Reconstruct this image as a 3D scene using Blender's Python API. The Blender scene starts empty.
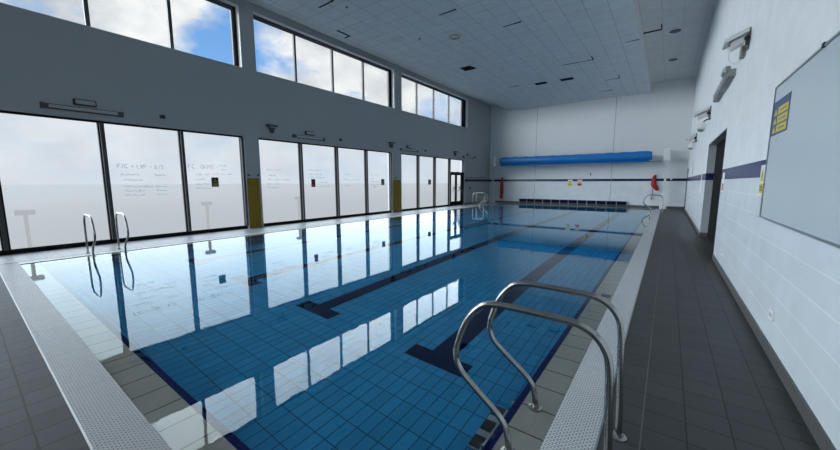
import bpy, bmesh, math, random
from mathutils import Vector, Matrix
random.seed(7)
S = bpy.context.scene
COL = S.collection

# ------------------------------------------------------------------ materials
def nodes(m):
    m.use_nodes = True
    nt = m.node_tree
    return nt, nt.nodes, nt.links

def mat(name, col, rough=0.5, metal=0.0, spec=0.5, noise=0.0, nscale=4.0, bump=0.0, bscale=40.0):
    m = bpy.data.materials.new(name)
    nt, N, L = nodes(m)
    b = N['Principled BSDF']
    b.inputs['Base Color'].default_value = (*col, 1)
    b.inputs['Roughness'].default_value = rough
    b.inputs['Metallic'].default_value = metal
    b.inputs['Specular IOR Level'].default_value = spec
    tc = N.new('ShaderNodeTexCoord')
    if noise:
        n = N.new('ShaderNodeTexNoise'); n.inputs['Scale'].default_value = nscale; n.inputs['Detail'].default_value = 5
        L.new(tc.outputs['Object'], n.inputs['Vector'])
        mx = N.new('ShaderNodeMixRGB'); mx.blend_type = 'MIX'
        mx.inputs[1].default_value = (*[c * (1 - noise) for c in col], 1)
        mx.inputs[2].default_value = (*[min(1, c * (1 + noise)) for c in col], 1)
        L.new(n.outputs['Fac'], mx.inputs[0]); L.new(mx.outputs[0], b.inputs['Base Color'])
    if bump:
        n2 = N.new('ShaderNodeTexNoise'); n2.inputs['Scale'].default_value = bscale
        L.new(tc.outputs['Object'], n2.inputs['Vector'])
        bp = N.new('ShaderNodeBump'); bp.inputs['Strength'].default_value = bump; bp.inputs['Distance'].default_value = 0.004
        L.new(n2.outputs['Fac'], bp.inputs['Height']); L.new(bp.outputs[0], b.inputs['Normal'])
    return m

def tilemat(name, col, mcol, w, h, axes='xy', mortar=0.006, offset=0.0, origin=(0, 0), vary=0.08, rough=0.4, spec=0.5, bump=0.4):
    """rectangular tiles: w along the first axis, h along the second"""
    m = bpy.data.materials.new(name)
    nt, N, L = nodes(m)
    b = N['Principled BSDF']
    b.inputs['Roughness'].default_value = rough
    b.inputs['Specular IOR Level'].default_value = spec
    tc = N.new('ShaderNodeTexCoord')
    sp = N.new('ShaderNodeSeparateXYZ'); L.new(tc.outputs['Object'], sp.inputs[0])
    cb = N.new('ShaderNodeCombineXYZ')
    for k, a in enumerate(axes):
        ad = N.new('ShaderNodeMath'); ad.operation = 'SUBTRACT'; ad.inputs[1].default_value = origin[k]
        L.new(sp.outputs[a.upper()], ad.inputs[0]); L.new(ad.outputs[0], cb.inputs[k])
    br = N.new('ShaderNodeTexBrick')
    br.offset = offset; br.squash = 1.0
    br.inputs['Scale'].default_value = 1.0
    br.inputs['Brick Width'].default_value = w
    br.inputs['Row Height'].default_value = h
    br.inputs['Mortar Size'].default_value = mortar
    br.inputs['Mortar Smooth'].default_value = 0.1
    br.inputs['Bias'].default_value = 0.0
    br.inputs['Color1'].default_value = (*[c * (1 - vary) for c in col], 1)
    br.inputs['Color2'].default_value = (*[min(1, c * (1 + vary)) for c in col], 1)
    br.inputs['Mortar'].default_value = (*mcol, 1)
    L.new(cb.outputs[0], br.inputs['Vector'])
    n = N.new('ShaderNodeTexNoise'); n.inputs['Scale'].default_value = 3.0; n.inputs['Detail'].default_value = 6
    L.new(tc.outputs['Object'], n.inputs['Vector'])
    rp = N.new('ShaderNodeMapRange'); rp.inputs[3].default_value = 0.9; rp.inputs[4].default_value = 1.1
    L.new(n.outputs['Fac'], rp.inputs[0])
    mx = N.new('ShaderNodeMixRGB'); mx.blend_type = 'MULTIPLY'; mx.inputs[0].default_value = 1.0
    L.new(br.outputs['Color'], mx.inputs[1]); L.new(rp.outputs[0], mx.inputs[2])
    L.new(mx.outputs[0], b.inputs['Base Color'])
    if bump:
        bp = N.new('ShaderNodeBump'); bp.invert = True
        bp.inputs['Strength'].default_value = bump; bp.inputs['Distance'].default_value = 0.003
        L.new(br.outputs['Fac'], bp.inputs['Height']); L.new(bp.outputs[0], b.inputs['Normal'])
    return m

WHITE = (0.78, 0.81, 0.83)
M = {}
M['paint'] = tilemat('painted_blockwork', WHITE, (0.765, 0.775, 0.785), 0.45, 0.225, 'yz', 0.006, 0.5, (0, 1.83), 0.008, 0.55, 0.3, 0.12)
M['paint_left_shaded'] = mat('shade_painted_plaster', (0.365, 0.385, 0.39), 0.40, noise=0.03, nscale=0.6)  # backlit shade of the window wall put into a darker paint
M['paint_far'] = mat('painted_far_wall', (0.74, 0.76, 0.77), 0.5, noise=0.02, nscale=0.7, bump=0.1, bscale=6)
M['reveal'] = mat('reveal_paint', (0.82, 0.82, 0.81), 0.5, noise=0.02)
M['glazed'] = tilemat('glazed_block', (0.72, 0.78, 0.83), (0.86, 0.88, 0.9), 60.0, 0.222, 'yz', 0.006, 0.0, (-31, 0.11), 0.015, 0.25, 0.5, 0.3)
M['glazed_far'] = tilemat('glazed_block_far', (0.74, 0.78, 0.81), (0.8, 0.83, 0.85), 0.45, 0.222, 'xz', 0.005, 0.5, (0, 0.11), 0.015, 0.3, 0.5, 0.2)
M['glazed_near_x'] = M['glazed_far']
M['band'] = tilemat('navy_band_tile', (0.018, 0.022, 0.12), (0.10, 0.11, 0.2), 0.225, 0.2, 'yz', 0.006, 0.0, (0, 1.65), 0.12, 0.25)
M['band_x'] = tilemat('navy_band_tile_far', (0.012, 0.015, 0.085), (0.05, 0.05, 0.12), 0.225, 0.2, 'xz', 0.006, 0.0, (0, 1.65), 0.12, 0.25)
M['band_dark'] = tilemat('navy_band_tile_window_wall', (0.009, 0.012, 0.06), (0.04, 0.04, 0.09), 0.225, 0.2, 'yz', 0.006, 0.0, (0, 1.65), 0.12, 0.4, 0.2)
M['skirt'] = tilemat('dark_skirting_tile', (0.095, 0.096, 0.10), (0.06, 0.06, 0.065), 0.218, 0.3, 'yz', 0.006, 0.0, (0, -0.05), 0.05, 0.4)
M['skirt_x'] = tilemat('dark_skirting_tile_far', (0.095, 0.096, 0.10), (0.06, 0.06, 0.065), 0.218, 0.3, 'xz', 0.006, 0.0, (0, -0.05), 0.05, 0.4)
M['deck'] = tilemat('dark_deck_tile', (0.050, 0.052, 0.054), (0.012, 0.012, 0.014), 0.235, 0.218, 'xy', 0.005, 0.0, (-0.023, 0.11), 0.10, 0.5, 0.35, 0.4)
M['deck_near'] = tilemat('dark_deck_tile_near', (0.052, 0.056, 0.061), (0.016, 0.017, 0.02), 0.22, 0.235, 'xy', 0.006, 0.0, (-2.968, 0.144), 0.10, 0.6, 0.2, 0.3)
M['deck_pale'] = tilemat('pale_deck_tile', (0.24, 0.25, 0.26), (0.11, 0.115, 0.12), 0.44, 0.22, 'xy', 0.006, 0.0, (-11.75, 0.144), 0.06, 0.4, 0.5, 0.4)
M['ledge'] = tilemat('grey_ledge_tile', (0.41, 0.365, 0.325), (0.07, 0.06, 0.05), 0.6, 0.283, 'xy', 0.006, 0.0, (-0.8, 0.043), 0.05, 0.5, 0.05, 0.0)
M['ledge_x'] = tilemat('grey_ledge_tile_ends', (0.41, 0.365, 0.325), (0.07, 0.06, 0.05), 0.283, 0.6, 'xy', 0.006, 0.0, (-0.02, 0.5), 0.05, 0.5, 0.05, 0.0)
M['pooltile'] = tilemat('blue_pool_tile', (0.030, 0.245, 0.46), (0.012, 0.075, 0.14), 0.125, 0.25, 'xy', 0.005, 0.0, (-1.8, 0.12), 0.10, 0.5, 0.03, 0.0)
M['navytile'] = tilemat('navy_pool_tile', (0.004, 0.006, 0.045), (0.006, 0.010, 0.05), 0.125, 0.25, 'xy', 0.005, 0.0, (-1.8, 0.12), 0.12, 0.5, 0.03, 0.0)
M['walltile_y'] = tilemat('blue_tank_wall_tile', (0.030, 0.245, 0.46), (0.012, 0.07, 0.125), 0.25, 0.125, 'yz', 0.006, 0.0, (0.1, 0), 0.1, 0.3, 0.03, 0.0)
M['walltile_x'] = tilemat('blue_tank_end_tile', (0.030, 0.245, 0.46), (0.012, 0.07, 0.125), 0.25, 0.125, 'xz', 0.006, 0.0, (0.1, 0), 0.1, 0.3, 0.03, 0.0)
M['navyedge'] = mat('navy_edge_mosaic', (0.004, 0.006, 0.075), 0.5, 0.0, 0.03, noise=0.15, nscale=30)
M['steel'] = mat('brushed_stainless', (0.36, 0.36, 0.35), 0.24, 1.0, noise=0.08, nscale=20)
M['steel_flat'] = mat('steel_trim', (0.38, 0.39, 0.40), 0.5, 1.0, noise=0.05, nscale=9)
M['black_frame'] = mat('black_aluminium', (0.010, 0.011, 0.012), 0.6, 0.0, 0.12, noise=0.2, nscale=3)
M['grey_frame'] = mat('dark_grey_aluminium', (0.08, 0.082, 0.086), 0.6, 0.0, 0.15, noise=0.06, nscale=3)
M['grey_door'] = mat('slate_grey_door', (0.010, 0.010, 0.0105), 0.7, 0.0, 0.1, noise=0.1, nscale=2)
M['lining'] = mat('grey_lining', (0.40, 0.43, 0.46), 0.5, noise=0.03)
M['joint'] = mat('joint_sealant', (0.12, 0.12, 0.115), 0.6, noise=0.2, nscale=8)
M['yellow'] = tilemat('yellow_mosaic', (0.27, 0.17, 0.004), (0.14, 0.09, 0.008), 0.1, 0.1, 'yz', 0.006, 0.0, (0, 0), 0.08, 0.4, 0.3)
M['white_plastic'] = mat('white_plastic', (0.72, 0.72, 0.70), 0.45, noise=0.03)
M['grey_metal'] = mat('grey_coated_metal', (0.27, 0.285, 0.29), 0.45, 0.3, noise=0.06)
M['dark_metal'] = mat('dark_coated_metal', (0.07, 0.078, 0.08), 0.5, 0.2, noise=0.1)
M['tan'] = mat('beige_box', (0.34, 0.32, 0.26), 0.55, noise=0.05)
M['lens'] = mat('prismatic_lens', (0.42, 0.44, 0.42), 0.3, noise=0.05, nscale=25, bump=0.3, bscale=60)
M['glasslens'] = mat('lamp_glass', (0.55, 0.58, 0.6), 0.15, noise=0.03)
M['cover'] = mat('blue_cover_sheet', (0.006, 0.17, 0.50), 0.45, noise=0.12, nscale=1.2, bump=0.5, bscale=4)
M['red'] = mat('red_foam', (0.42, 0.012, 0.010), 0.5, noise=0.1)
M['black'] = mat('black_rubber', (0.012, 0.012, 0.014), 0.55, noise=0.1)
M['benchnavy'] = mat('navy_panel', (0.003, 0.005, 0.035), 0.7, 0.0, 0.1, noise=0.1)
M['board'] = mat('whiteboard_enamel', (0.52, 0.59, 0.63), 0.30, noise=0.02, nscale=2)
M['boardrim'] = mat('aluminium_rim', (0.42, 0.45, 0.48), 0.35, 0.8, noise=0.04)
M['navypaper'] = mat('navy_print', (0.035, 0.06, 0.20), 0.4, noise=0.05)
M['yellowpaper'] = mat('yellow_print', (0.62, 0.52, 0.03), 0.4, noise=0.05)
M['whitepaper'] = mat('white_print', (0.75, 0.76, 0.76), 0.4, noise=0.02)
M['redpaper'] = mat('red_print', (0.5, 0.02, 0.02), 0.4, noise=0.05)
M['pinkpad'] = mat('faded_pad', (0.45, 0.22, 0.2), 0.6, noise=0.1)
M['blackpaper'] = mat('dark_print', (0.018, 0.018, 0.016), 0.4, noise=0.1)
M['olive'] = mat('olive_print', (0.17, 0.145, 0.025), 0.4, noise=0.1)
M['ink'] = mat('marker_ink', (0.30, 0.33, 0.37), 0.6, noise=0.05)
M['smudge'] = mat('marker_smudge', (0.40, 0.46, 0.55), 0.35, noise=0.2, nscale=8)
M['void'] = mat('ceiling_void', (0.02, 0.021, 0.022), 0.9, noise=0.3, nscale=2)
M['duct'] = mat('galvanised_duct', (0.35, 0.33, 0.33), 0.5, 0.2, noise=0.1)
M['ceil'] = tilemat('ceiling_tile', (0.70, 0.74, 0.76), (0.42, 0.45, 0.47), 0.63, 0.6, 'xy', 0.009, 0.0, (-0.61, 0.3), 0.025, 0.7, 0.3, 0.25)
M['ceil_tile'] = mat('loose_ceiling_tile', (0.69, 0.73, 0.75), 0.7, noise=0.03, nscale=6)
M['ceilside'] = mat('ceiling_edge_board', (0.60, 0.62, 0.63), 0.6, noise=0.03)
M['soffit'] = tilemat('soffit_tile', (0.66, 0.67, 0.66), (0.5, 0.5, 0.5), 0.63, 1.2, 'xy', 0.008, 0.0, (-0.61, 0.3), 0.02, 0.6, 0.3, 0.2)
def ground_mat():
    """ground darker by the building, paler far out: pane brightness falloff put into colour"""
    m = bpy.data.materials.new('ground_pane_gradient')
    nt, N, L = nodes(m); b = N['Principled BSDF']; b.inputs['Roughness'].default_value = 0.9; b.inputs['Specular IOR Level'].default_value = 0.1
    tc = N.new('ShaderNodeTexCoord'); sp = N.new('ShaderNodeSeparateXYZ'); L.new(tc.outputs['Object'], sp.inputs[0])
    mr = N.new('ShaderNodeMapRange'); mr.interpolation_type = 'SMOOTHSTEP'; mr.inputs[1].default_value = -9; mr.inputs[2].default_value = -55  # paints the light falloff seen through the panes onto the ground
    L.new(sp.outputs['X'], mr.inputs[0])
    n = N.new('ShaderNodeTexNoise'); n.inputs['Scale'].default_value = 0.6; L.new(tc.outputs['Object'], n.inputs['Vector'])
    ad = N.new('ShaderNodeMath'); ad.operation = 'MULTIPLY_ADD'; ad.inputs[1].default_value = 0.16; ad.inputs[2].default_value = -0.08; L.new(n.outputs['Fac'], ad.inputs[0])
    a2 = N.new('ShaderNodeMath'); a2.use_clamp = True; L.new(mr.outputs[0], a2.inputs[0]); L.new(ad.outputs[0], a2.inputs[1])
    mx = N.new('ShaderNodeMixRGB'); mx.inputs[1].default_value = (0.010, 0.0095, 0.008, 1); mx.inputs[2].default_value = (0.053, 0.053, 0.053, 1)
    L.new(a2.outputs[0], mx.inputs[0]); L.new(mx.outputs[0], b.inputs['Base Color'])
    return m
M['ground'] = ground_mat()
M['postmat'] = mat('outdoor_post', (0.003, 0.003, 0.003), 0.9, 0.0, 0.0, noise=0.1)

def grate_mat(name, along, k=1.0, slot=0.0032):
    """white plastic slats: narrow dark slots crossing the channel in short scalloped dashes"""
    m = bpy.data.materials.new(name)
    nt, N, L = nodes(m)
    b = N['Principled BSDF']; b.inputs['Roughness'].default_value = 0.4
    tc = N.new('ShaderNodeTexCoord'); sp = N.new('ShaderNodeSeparateXYZ'); L.new(tc.outputs['Object'], sp.inputs[0])
    cb = N.new('ShaderNodeCombineXYZ')
    a, c = ('X', 'Y') if along == 'y' else ('Y', 'X')
    L.new(sp.outputs[a], cb.inputs[0]); L.new(sp.outputs[c], cb.inputs[1])
    br = N.new('ShaderNodeTexBrick'); br.offset = 0.5
    br.inputs['Scale'].default_value = 1; br.inputs['Brick Width'].default_value = 0.034; br.inputs['Row Height'].default_value = 0.017
    br.inputs['Mortar Size'].default_value = slot; br.inputs['Mortar Smooth'].default_value = 0.3
    br.inputs['Color1'].default_value = (0.76 * k, 0.78 * k, 0.80 * k, 1); br.inputs['Color2'].default_value = (0.84 * k, 0.86 * k, 0.88 * k, 1)
    br.inputs['Mortar'].default_value = (0.20 * k, 0.22 * k, 0.24 * k, 1)
    L.new(cb.outputs[0], br.inputs['Vector'])
    b2 = N.new('ShaderNodeTexBrick'); b2.offset = 0.0
    b2.inputs['Scale'].default_value = 1; b2.inputs['Brick Width'].default_value = 2.0; b2.inputs['Row Height'].default_value = 0.9
    b2.inputs['Mortar Size'].default_value = 0.004
    b2.inputs['Color1'].default_value = (1, 1, 1, 1); b2.inputs['Color2'].default_value = (0.93, 0.93, 0.93, 1); b2.inputs['Mortar'].default_value = (0.7, 0.7, 0.7, 1)
    L.new(cb.outputs[0], b2.inputs['Vector'])
    mx = N.new('ShaderNodeMixRGB'); mx.blend_type = 'MULTIPLY'; mx.inputs[0].default_value = 1
    L.new(br.outputs['Color'], mx.inputs[1]); L.new(b2.outputs['Color'], mx.inputs[2]); L.new(mx.outputs[0], b.inputs['Base Color'])
    bp = N.new('ShaderNodeBump'); bp.invert = True; bp.inputs['Strength'].default_value = 0.8; bp.inputs['Distance'].default_value = 0.004
    L.new(br.outputs['Fac'], bp.inputs['Height']); L.new(bp.outputs[0], b.inputs['Normal'])
    return m
M['grate_y'] = grate_mat('grating_long', 'y'); M['grate_x_dimmed'] = grate_mat('grating_end_dimmed', 'x', 0.50, 0.0042)  # end grating's dimmer light and open slots put into a darker colour

def water_mat():
    m = bpy.data.materials.new('pool_water')
    nt, N, L = nodes(m); N.remove(N['Principled BSDF'])
    g = N.new('ShaderNodeBsdfGlass'); g.inputs['IOR'].default_value = 1.33; g.inputs['Roughness'].default_value = 0.0
    g.inputs['Color'].default_value = (0.90, 0.98, 1.0, 1)
    tc = N.new('ShaderNodeTexCoord')
    n = N.new('ShaderNodeTexNoise'); n.inputs['Scale'].default_value = 4.0; n.inputs['Detail'].default_value = 4
    L.new(tc.outputs['Object'], n.inputs['Vector'])
    n2 = N.new('ShaderNodeTexNoise'); n2.inputs['Scale'].default_value = 0.5
    L.new(tc.outputs['Object'], n2.inputs['Vector'])
    mu = N.new('ShaderNodeMath'); mu.operation = 'MULTIPLY'
    L.new(n.outputs['Fac'], mu.inputs[0]); L.new(n2.outputs['Fac'], mu.inputs[1])
    bp = N.new('ShaderNodeBump'); bp.inputs['Strength'].default_value = 0.10; bp.inputs['Distance'].default_value = 0.010
    L.new(mu.outputs[0], bp.inputs['Height']); L.new(bp.outputs[0], g.inputs['Normal'])
    L.new(g.outputs[0], N['Material Output'].inputs['Surface'])
    return m
M['water'] = water_mat()

def frosted():
    """satin glass: part of the daylight goes straight through, the rest is scattered and glows evenly"""
    m = bpy.data.materials.new('frosted_glass')
    nt, N, L = nodes(m); N.remove(N['Principled BSDF'])
    t = N.new('ShaderNodeBsdfTransparent'); t.inputs['Color'].default_value = (0.93, 0.97, 1, 1)
    e = N.new('ShaderNodeEmission'); e.inputs['Color'].default_value = (0.90, 0.95, 1.0, 1); e.inputs['Strength'].default_value = FROST
    mx = N.new('ShaderNodeMixShader'); mx.inputs[0].default_value = 0.40
    L.new(t.outputs[0], mx.inputs[1]); L.new(e.outputs[0], mx.inputs[2])
    L.new(mx.outputs[0], N['Material Output'].inputs['Surface'])
    return m

def clearglass():
    m = bpy.data.materials.new('clear_glass')
    nt, N, L = nodes(m); N.remove(N['Principled BSDF'])
    t = N.new('ShaderNodeBsdfTransparent'); t.inputs['Color'].default_value = (0.97, 0.98, 0.98, 1)
    gl = N.new('ShaderNodeBsdfGlossy'); gl.inputs['Roughness'].default_value = 0.02
    f = N.new('ShaderNodeFresnel'); f.inputs['IOR'].default_value = 1.45
    mu = N.new('ShaderNodeMath'); mu.operation = 'MULTIPLY'; mu.inputs[1].default_value = 0.12
    mx = N.new('ShaderNodeMixShader'); L.new(f.outputs[0], mu.inputs[0]); L.new(mu.outputs[0], mx.inputs[0])
    L.new(t.outputs[0], mx.inputs[1]); L.new(gl.outputs[0], mx.inputs[2])
    L.new(mx.outputs[0], N['Material Output'].inputs['Surface'])
    return m

EXPO = 0.1
FROST = 0.72
SKY = 0.95
SUN = 13.0
SUN2 = 14.5
M['frost'] = frosted(); M['clear'] = clearglass()

# ------------------------------------------------------------------ geometry helpers
def link(name, bm, m, parent=None, kind=None, label=None, cat=None, group=None, loc=None, smooth=False):
    bmesh.ops.recalc_face_normals(bm, faces=bm.faces) if len(bm.faces) else None
    me = bpy.data.meshes.new(name); bm.to_mesh(me); bm.free()
    ms = m if isinstance(m, (list, tuple)) else [m]
    for k in ms: me.materials.append(M[k])
    if smooth:
        for p in me.polygons: p.use_smooth = True
    o = bpy.data.objects.new(name, me); COL.objects.link(o)
    if parent: o.parent = parent
    if loc: o.location = loc
    for k, v in (('kind', kind), ('label', label), ('category', cat), ('group', group)):
        if v: o[k] = v
    return o

def thing(name, label, cat, loc=(0, 0, 0), group=None, rotz=0):
    o = bpy.data.objects.new(name, None); COL.objects.link(o)
    o.empty_display_size = 0.1
    o.location = loc; o.rotation_euler.z = rotz
    o['label'] = label; o['category'] = cat
    if group: o['group'] = group
    return o

def dup(root, loc, label=None, rotz=None):
    r = root.copy(); COL.objects.link(r); r.location = loc
    if rotz is not None: r.rotation_euler.z = rotz
    if label: r['label'] = label
    for ch in list(root.children):
        c = ch.copy(); COL.objects.link(c); c.parent = r
        for g in list(ch.children):
            d = g.copy(); COL.objects.link(d); d.parent = c
    return r

def B(): return bmesh.new()

def box(bm, a, b, mi=0):
    x0, y0, z0 = a; x1, y1, z1 = b
    v = [bm.verts.new(p) for p in ((x0, y0, z0), (x1, y0, z0), (x1, y1, z0), (x0, y1, z0), (x0, y0, z1), (x1, y0, z1), (x1, y1, z1), (x0, y1, z1))]
    for f in ((3, 2, 1, 0), (4, 5, 6, 7), (0, 1, 5, 4), (1, 2, 6, 5), (2, 3, 7, 6), (3, 0, 4, 7)):
        bm.faces.new([v[i] for i in f]).material_index = mi
    return v

def bbox(a, b, bev=0.0, seg=2):
    bm = B(); box(bm, a, b)
    if bev: bmesh.ops.bevel(bm, geom=bm.edges[:], offset=bev, segments=seg, affect='EDGES', profile=0.5)
    return bm

def quad(bm, pts, mi=0):
    f = bm.faces.new([bm.verts.new(p) for p in pts]); f.material_index = mi
    return f

def smoothpath(pts, n=6):
    out = []
    P = [Vector(p) for p in pts]
    for i in range(len(P) - 1):
        p0 = P[max(0, i - 1)]; p1 = P[i]; p2 = P[i + 1]; p3 = P[min(len(P) - 1, i + 2)]
        for k in range(n):
            t = k / n
            out.append(0.5 * ((2 * p1) + (-p0 + p2) * t + (2 * p0 - 5 * p1 + 4 * p2 - p3) * t * t + (-p0 + 3 * p1 - 3 * p2 + p3) * t ** 3))
    out.append(P[-1])
    return out

def tube(bm, pts, r, seg=12, cap=True):
    P = [Vector(p) for p in pts]
    rs = r if isinstance(r, (list, tuple)) else [r] * len(P)
    rings = []; prev = None
    for i, p in enumerate(P):
        t = (P[min(i + 1, len(P) - 1)] - P[max(i - 1, 0)]).normalized()
        if prev is None:
            u = t.orthogonal().normalized()
        else:
            u = (prev - t * prev.dot(t)).normalized()
        prev = u; w = t.cross(u)
        rings.append([bm.verts.new(p + (u * math.cos(a) + w * math.sin(a)) * rs[i]) for a in (2 * math.pi * k / seg for k in range(seg))])
    for i in range(len(rings) - 1):
        for k in range(seg):
            bm.faces.new((rings[i][k], rings[i][(k + 1) % seg], rings[i + 1][(k + 1) % seg], rings[i + 1][k]))
    if cap:
        bm.faces.new(rings[0][::-1]); bm.faces.new(rings[-1])

def disc(bm, c, r, h, axis='z', seg=24):
    c = Vector(c); d = {'x': Vector((1, 0, 0)), 'y': Vector((0, 1, 0)), 'z': Vector((0, 0, 1))}[axis]
    tube(bm, [c, c + d * h], r, seg)

def prism(bm, prof, axis, a, b):
    """closed 2-D outline extruded along an axis"""
    def P(p, t):
        return {'x': (t, p[0], p[1]), 'y': (p[0], t, p[1]), 'z': (p[0], p[1], t)}[axis]
    A = [bm.verts.new(P(p, a)) for p in prof]; C = [bm.verts.new(P(p, b)) for p in prof]
    n = len(prof)
    for i in range(n): bm.faces.new((A[i], A[(i + 1) % n], C[(i + 1) % n], C[i]))
    bm.faces.new(A[::-1]); bm.faces.new(C)

# ------------------------------------------------------------------ dimensions (metres, camera at x=0, y=0)
XL, XR, YN, YF = -11.70, 0.87, -9.0, 25.6
ZR, ZH = 7.0, 7.56                    # dropped raft, high ceiling
TX0, TX1, TY0, TY1 = -10.0, -0.80, 0.905, 24.0        # pool tank (inside the navy edge)
EX0, EX1, EY0, EY1 = -10.05, -0.75, 0.855, 24.05      # outside of the navy edge
WX0, WX1, WY0, WY1 = -10.25, -0.512, 0.615, 24.27     # ledge / water extent
GX0, GX1, GY0, GY1 = -10.53, -0.232, 0.325, 24.56     # outside of gratings
WZ = -0.010
DEP = 0.93

def struct(name, bm, m, parent=None, **k):
    return link(name, bm, m, parent, kind='structure' if parent is None else None, **k)

# ---- floor decks: dark on right, near and far, pale tiles below the windows
bm = B()
def slab(x0, y0, x1, y1, mi): box(bm, (x0, y0, -0.12), (x1, y1, 0), mi)
slab(GX1, GY0, XR + 0.6, YF, 0)
slab(XL - 0.3, YN, XR + 0.6, GY0, 1)
slab(GX0, GY1, GX1, YF, 0)
slab(XL - 0.3, GY0, GX0, YF, 2)
struct('floor', bm, ['deck', 'deck_near', 'deck_pale'], label='dark grey tiled pool deck with a pale strip below the windows')
# movement joint line in the right deck, steel edge trims of the channels
bm = B()
for (a, b) in (((-0.027, GY0, 0.0), (-0.019, YF, 0.002)),):
    box(bm, a, b)
struct('trim_1', bm, 'joint')
bm = B(); e = 0.012
box(bm, (GX1 - e, GY0, -0.06), (GX1, GY1, 0.004)); box(bm, (GX0, GY0, -0.06), (GX0 + e, GY1, 0.004))
box(bm, (GX0 + e, GY0, -0.06), (GX1 - e, GY0 + e, 0.004)); box(bm, (GX0 + e, GY1 - e, -0.06), (GX1 - e, GY1, 0.004))
struct('trim_2', bm, 'steel_flat')

# ---- gratings
bm = B(); box(bm, (WX1, WY0, -0.05), (GX1 - e, WY1, 0)); box(bm, (GX0 + e, WY0, -0.05), (WX0, WY1, 0))
struct('trim_3', bm, 'grate_y', label='white overflow grating along the pool sides')
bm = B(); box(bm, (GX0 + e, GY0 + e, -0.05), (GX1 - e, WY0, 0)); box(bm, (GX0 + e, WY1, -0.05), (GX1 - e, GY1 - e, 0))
struct('trim_4', bm, 'grate_x_dimmed', label='white overflow grating across the pool ends')

# ---- pool shell: submerged grey ledge, navy edge, tank walls, floor with lane markings
bm = B(); zl = -0.022
box(bm, (WX0, EY0, -0.3), (EX0, EY1, zl), 0); box(bm, (EX1, EY0, -0.3), (WX1, EY1, zl), 0)
box(bm, (WX0, WY0, -0.3), (WX1, EY0, zl), 1); box(bm, (WX0, EY1, -0.3), (WX1, WY1, zl), 1)
struct('pool_ledge', bm, ['ledge', 'ledge_x'], label='grey tiled ledge just under the water')
bm = B(); zn = -0.020
box(bm, (EX0, EY0, -0.3), (TX0, EY1, zn)); box(bm, (TX1, EY0, -0.3), (EX1, EY1, zn))
box(bm, (TX0, EY0, -0.3), (TX1, TY0, zn)); box(bm, (TX0, TY1, -0.3), (TX1, EY1, zn))
struct('pool_edge', bm, 'navyedge', label='navy mosaic line along the pool edge')
bm = B()
LX = [-2.03, -4.24, -6.42, -8.66]; T0, T1, TE0, TE1 = 3.0, 3.25, 21.7, 21.95
xs = {TX0, TX1}; ys = {TY0, T0, T1, TE0, TE1, TY1}
for x in LX: xs |= {x - 0.40, x - 0.14, x + 0.14, x + 0.40}
xs, ys = sorted(xs), sorted(ys)
vv = {(x, y): bm.verts.new((x, y, -DEP)) for x in xs for y in ys}
for i in range(len(xs) - 1):
    for j in range(len(ys) - 1):
        cx, cy = (xs[i] + xs[i + 1]) / 2, (ys[j] + ys[j + 1]) / 2
        navy = False
        for x in LX:
            if abs(cx - x) < 0.14 and T0 < cy < TE1: navy = True
            if abs(cx - x) < 0.40 and (T0 < cy < T1 or TE0 < cy < TE1): navy = True
        f = bm.faces.new((vv[xs[i], ys[j]], vv[xs[i + 1], ys[j]], vv[xs[i + 1], ys[j + 1]], vv[xs[i], ys[j + 1]])); f.material_index = 1 if navy else 0
for (x, s) in ((TX0, 1), (TX1, -1)):
    for (a, b, mi) in ((TY0, TY1, 2),):
        quad(bm, ((x, a, -DEP), (x, b, -DEP), (x, b, -0.02), (x, a, -0.02)), mi)
for y in (TY0, TY1): quad(bm, ((TX0, y, -DEP), (TX1, y, -DEP), (TX1, y, -0.02), (TX0, y, -0.02)), 3)
struct('pool_tank', bm, ['pooltile', 'navytile', 'walltile_y', 'walltile_x'], label='blue tiled pool floor with navy lane lines')
bm = B(); quad(bm, ((WX0, WY0, WZ), (WX1, WY0, WZ), (WX1, WY1, WZ), (WX0, WY1, WZ)))
struct('water', bm, 'water', label='still clear pool water level with the deck')

# ---- right wall with doorway recess and far exit door
DY0, DY1, DZ = 9.2, 12.9, 2.68
ED0, ED1, EDZ = 24.35, 25.3, 2.3
RX = XR + 0.17
bm = B()
def wallquad(y0, y1, z0, z1):
    for (a, b, mi) in ((0.0, 1.65, 0), (1.65, 1.85, 1), (1.85, 99, 2)):
        lo, hi = max(a, z0), min(b, z1)
        if hi > lo: box(bm, (XR, y0, lo), (XR + 0.5, y1, hi), mi)
wallquad(YN, DY0, 0, ZH); wallquad(DY0, DY1, DZ, ZH); wallquad(DY1, ED0, 0, ZH); wallquad(ED0, ED1, EDZ, ZH); wallquad(ED1, YF, 0, ZH)
struct('wall_right', bm, ['glazed', 'band', 'paint'], label='white block wall with a navy tile band')
# the recess back and its lining
bm = B()
box(bm, (RX, DY0, 0), (XR + 0.5, DY1, DZ), 0)
struct('door_2', bm, 'grey_door', label='dark doorway in the recess of the block wall')
bm = B()
box(bm, (XR - 0.004, DY1 - 0.03, 0.12), (RX, DY1, 1.65), 0); box(bm, (XR - 0.004, DY1 - 0.03, 1.85), (RX, DY1, DZ), 0); box(bm, (XR - 0.004, DY1 - 0.03, 1.65), (RX, DY1, 1.85), 1)
box(bm, (XR - 0.004, DY1 - 0.034, 0), (RX, DY1, 0.12), 2)
box(bm, (XR - 0.004, DY0, DZ - 0.03), (RX, DY1 - 0.03, DZ), 0)
struct('trim_5', bm, ['lining', 'band_x', 'skirt_x'], label='pale grey lining of the doorway recess')
bm = B(); box(bm, (XR + 0.06, ED0, 0), (XR + 0.12, ED1, EDZ))
d3 = struct('door_3', bm, 'grey_door', label='narrow dark door in the block wall by the far corner')
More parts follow.
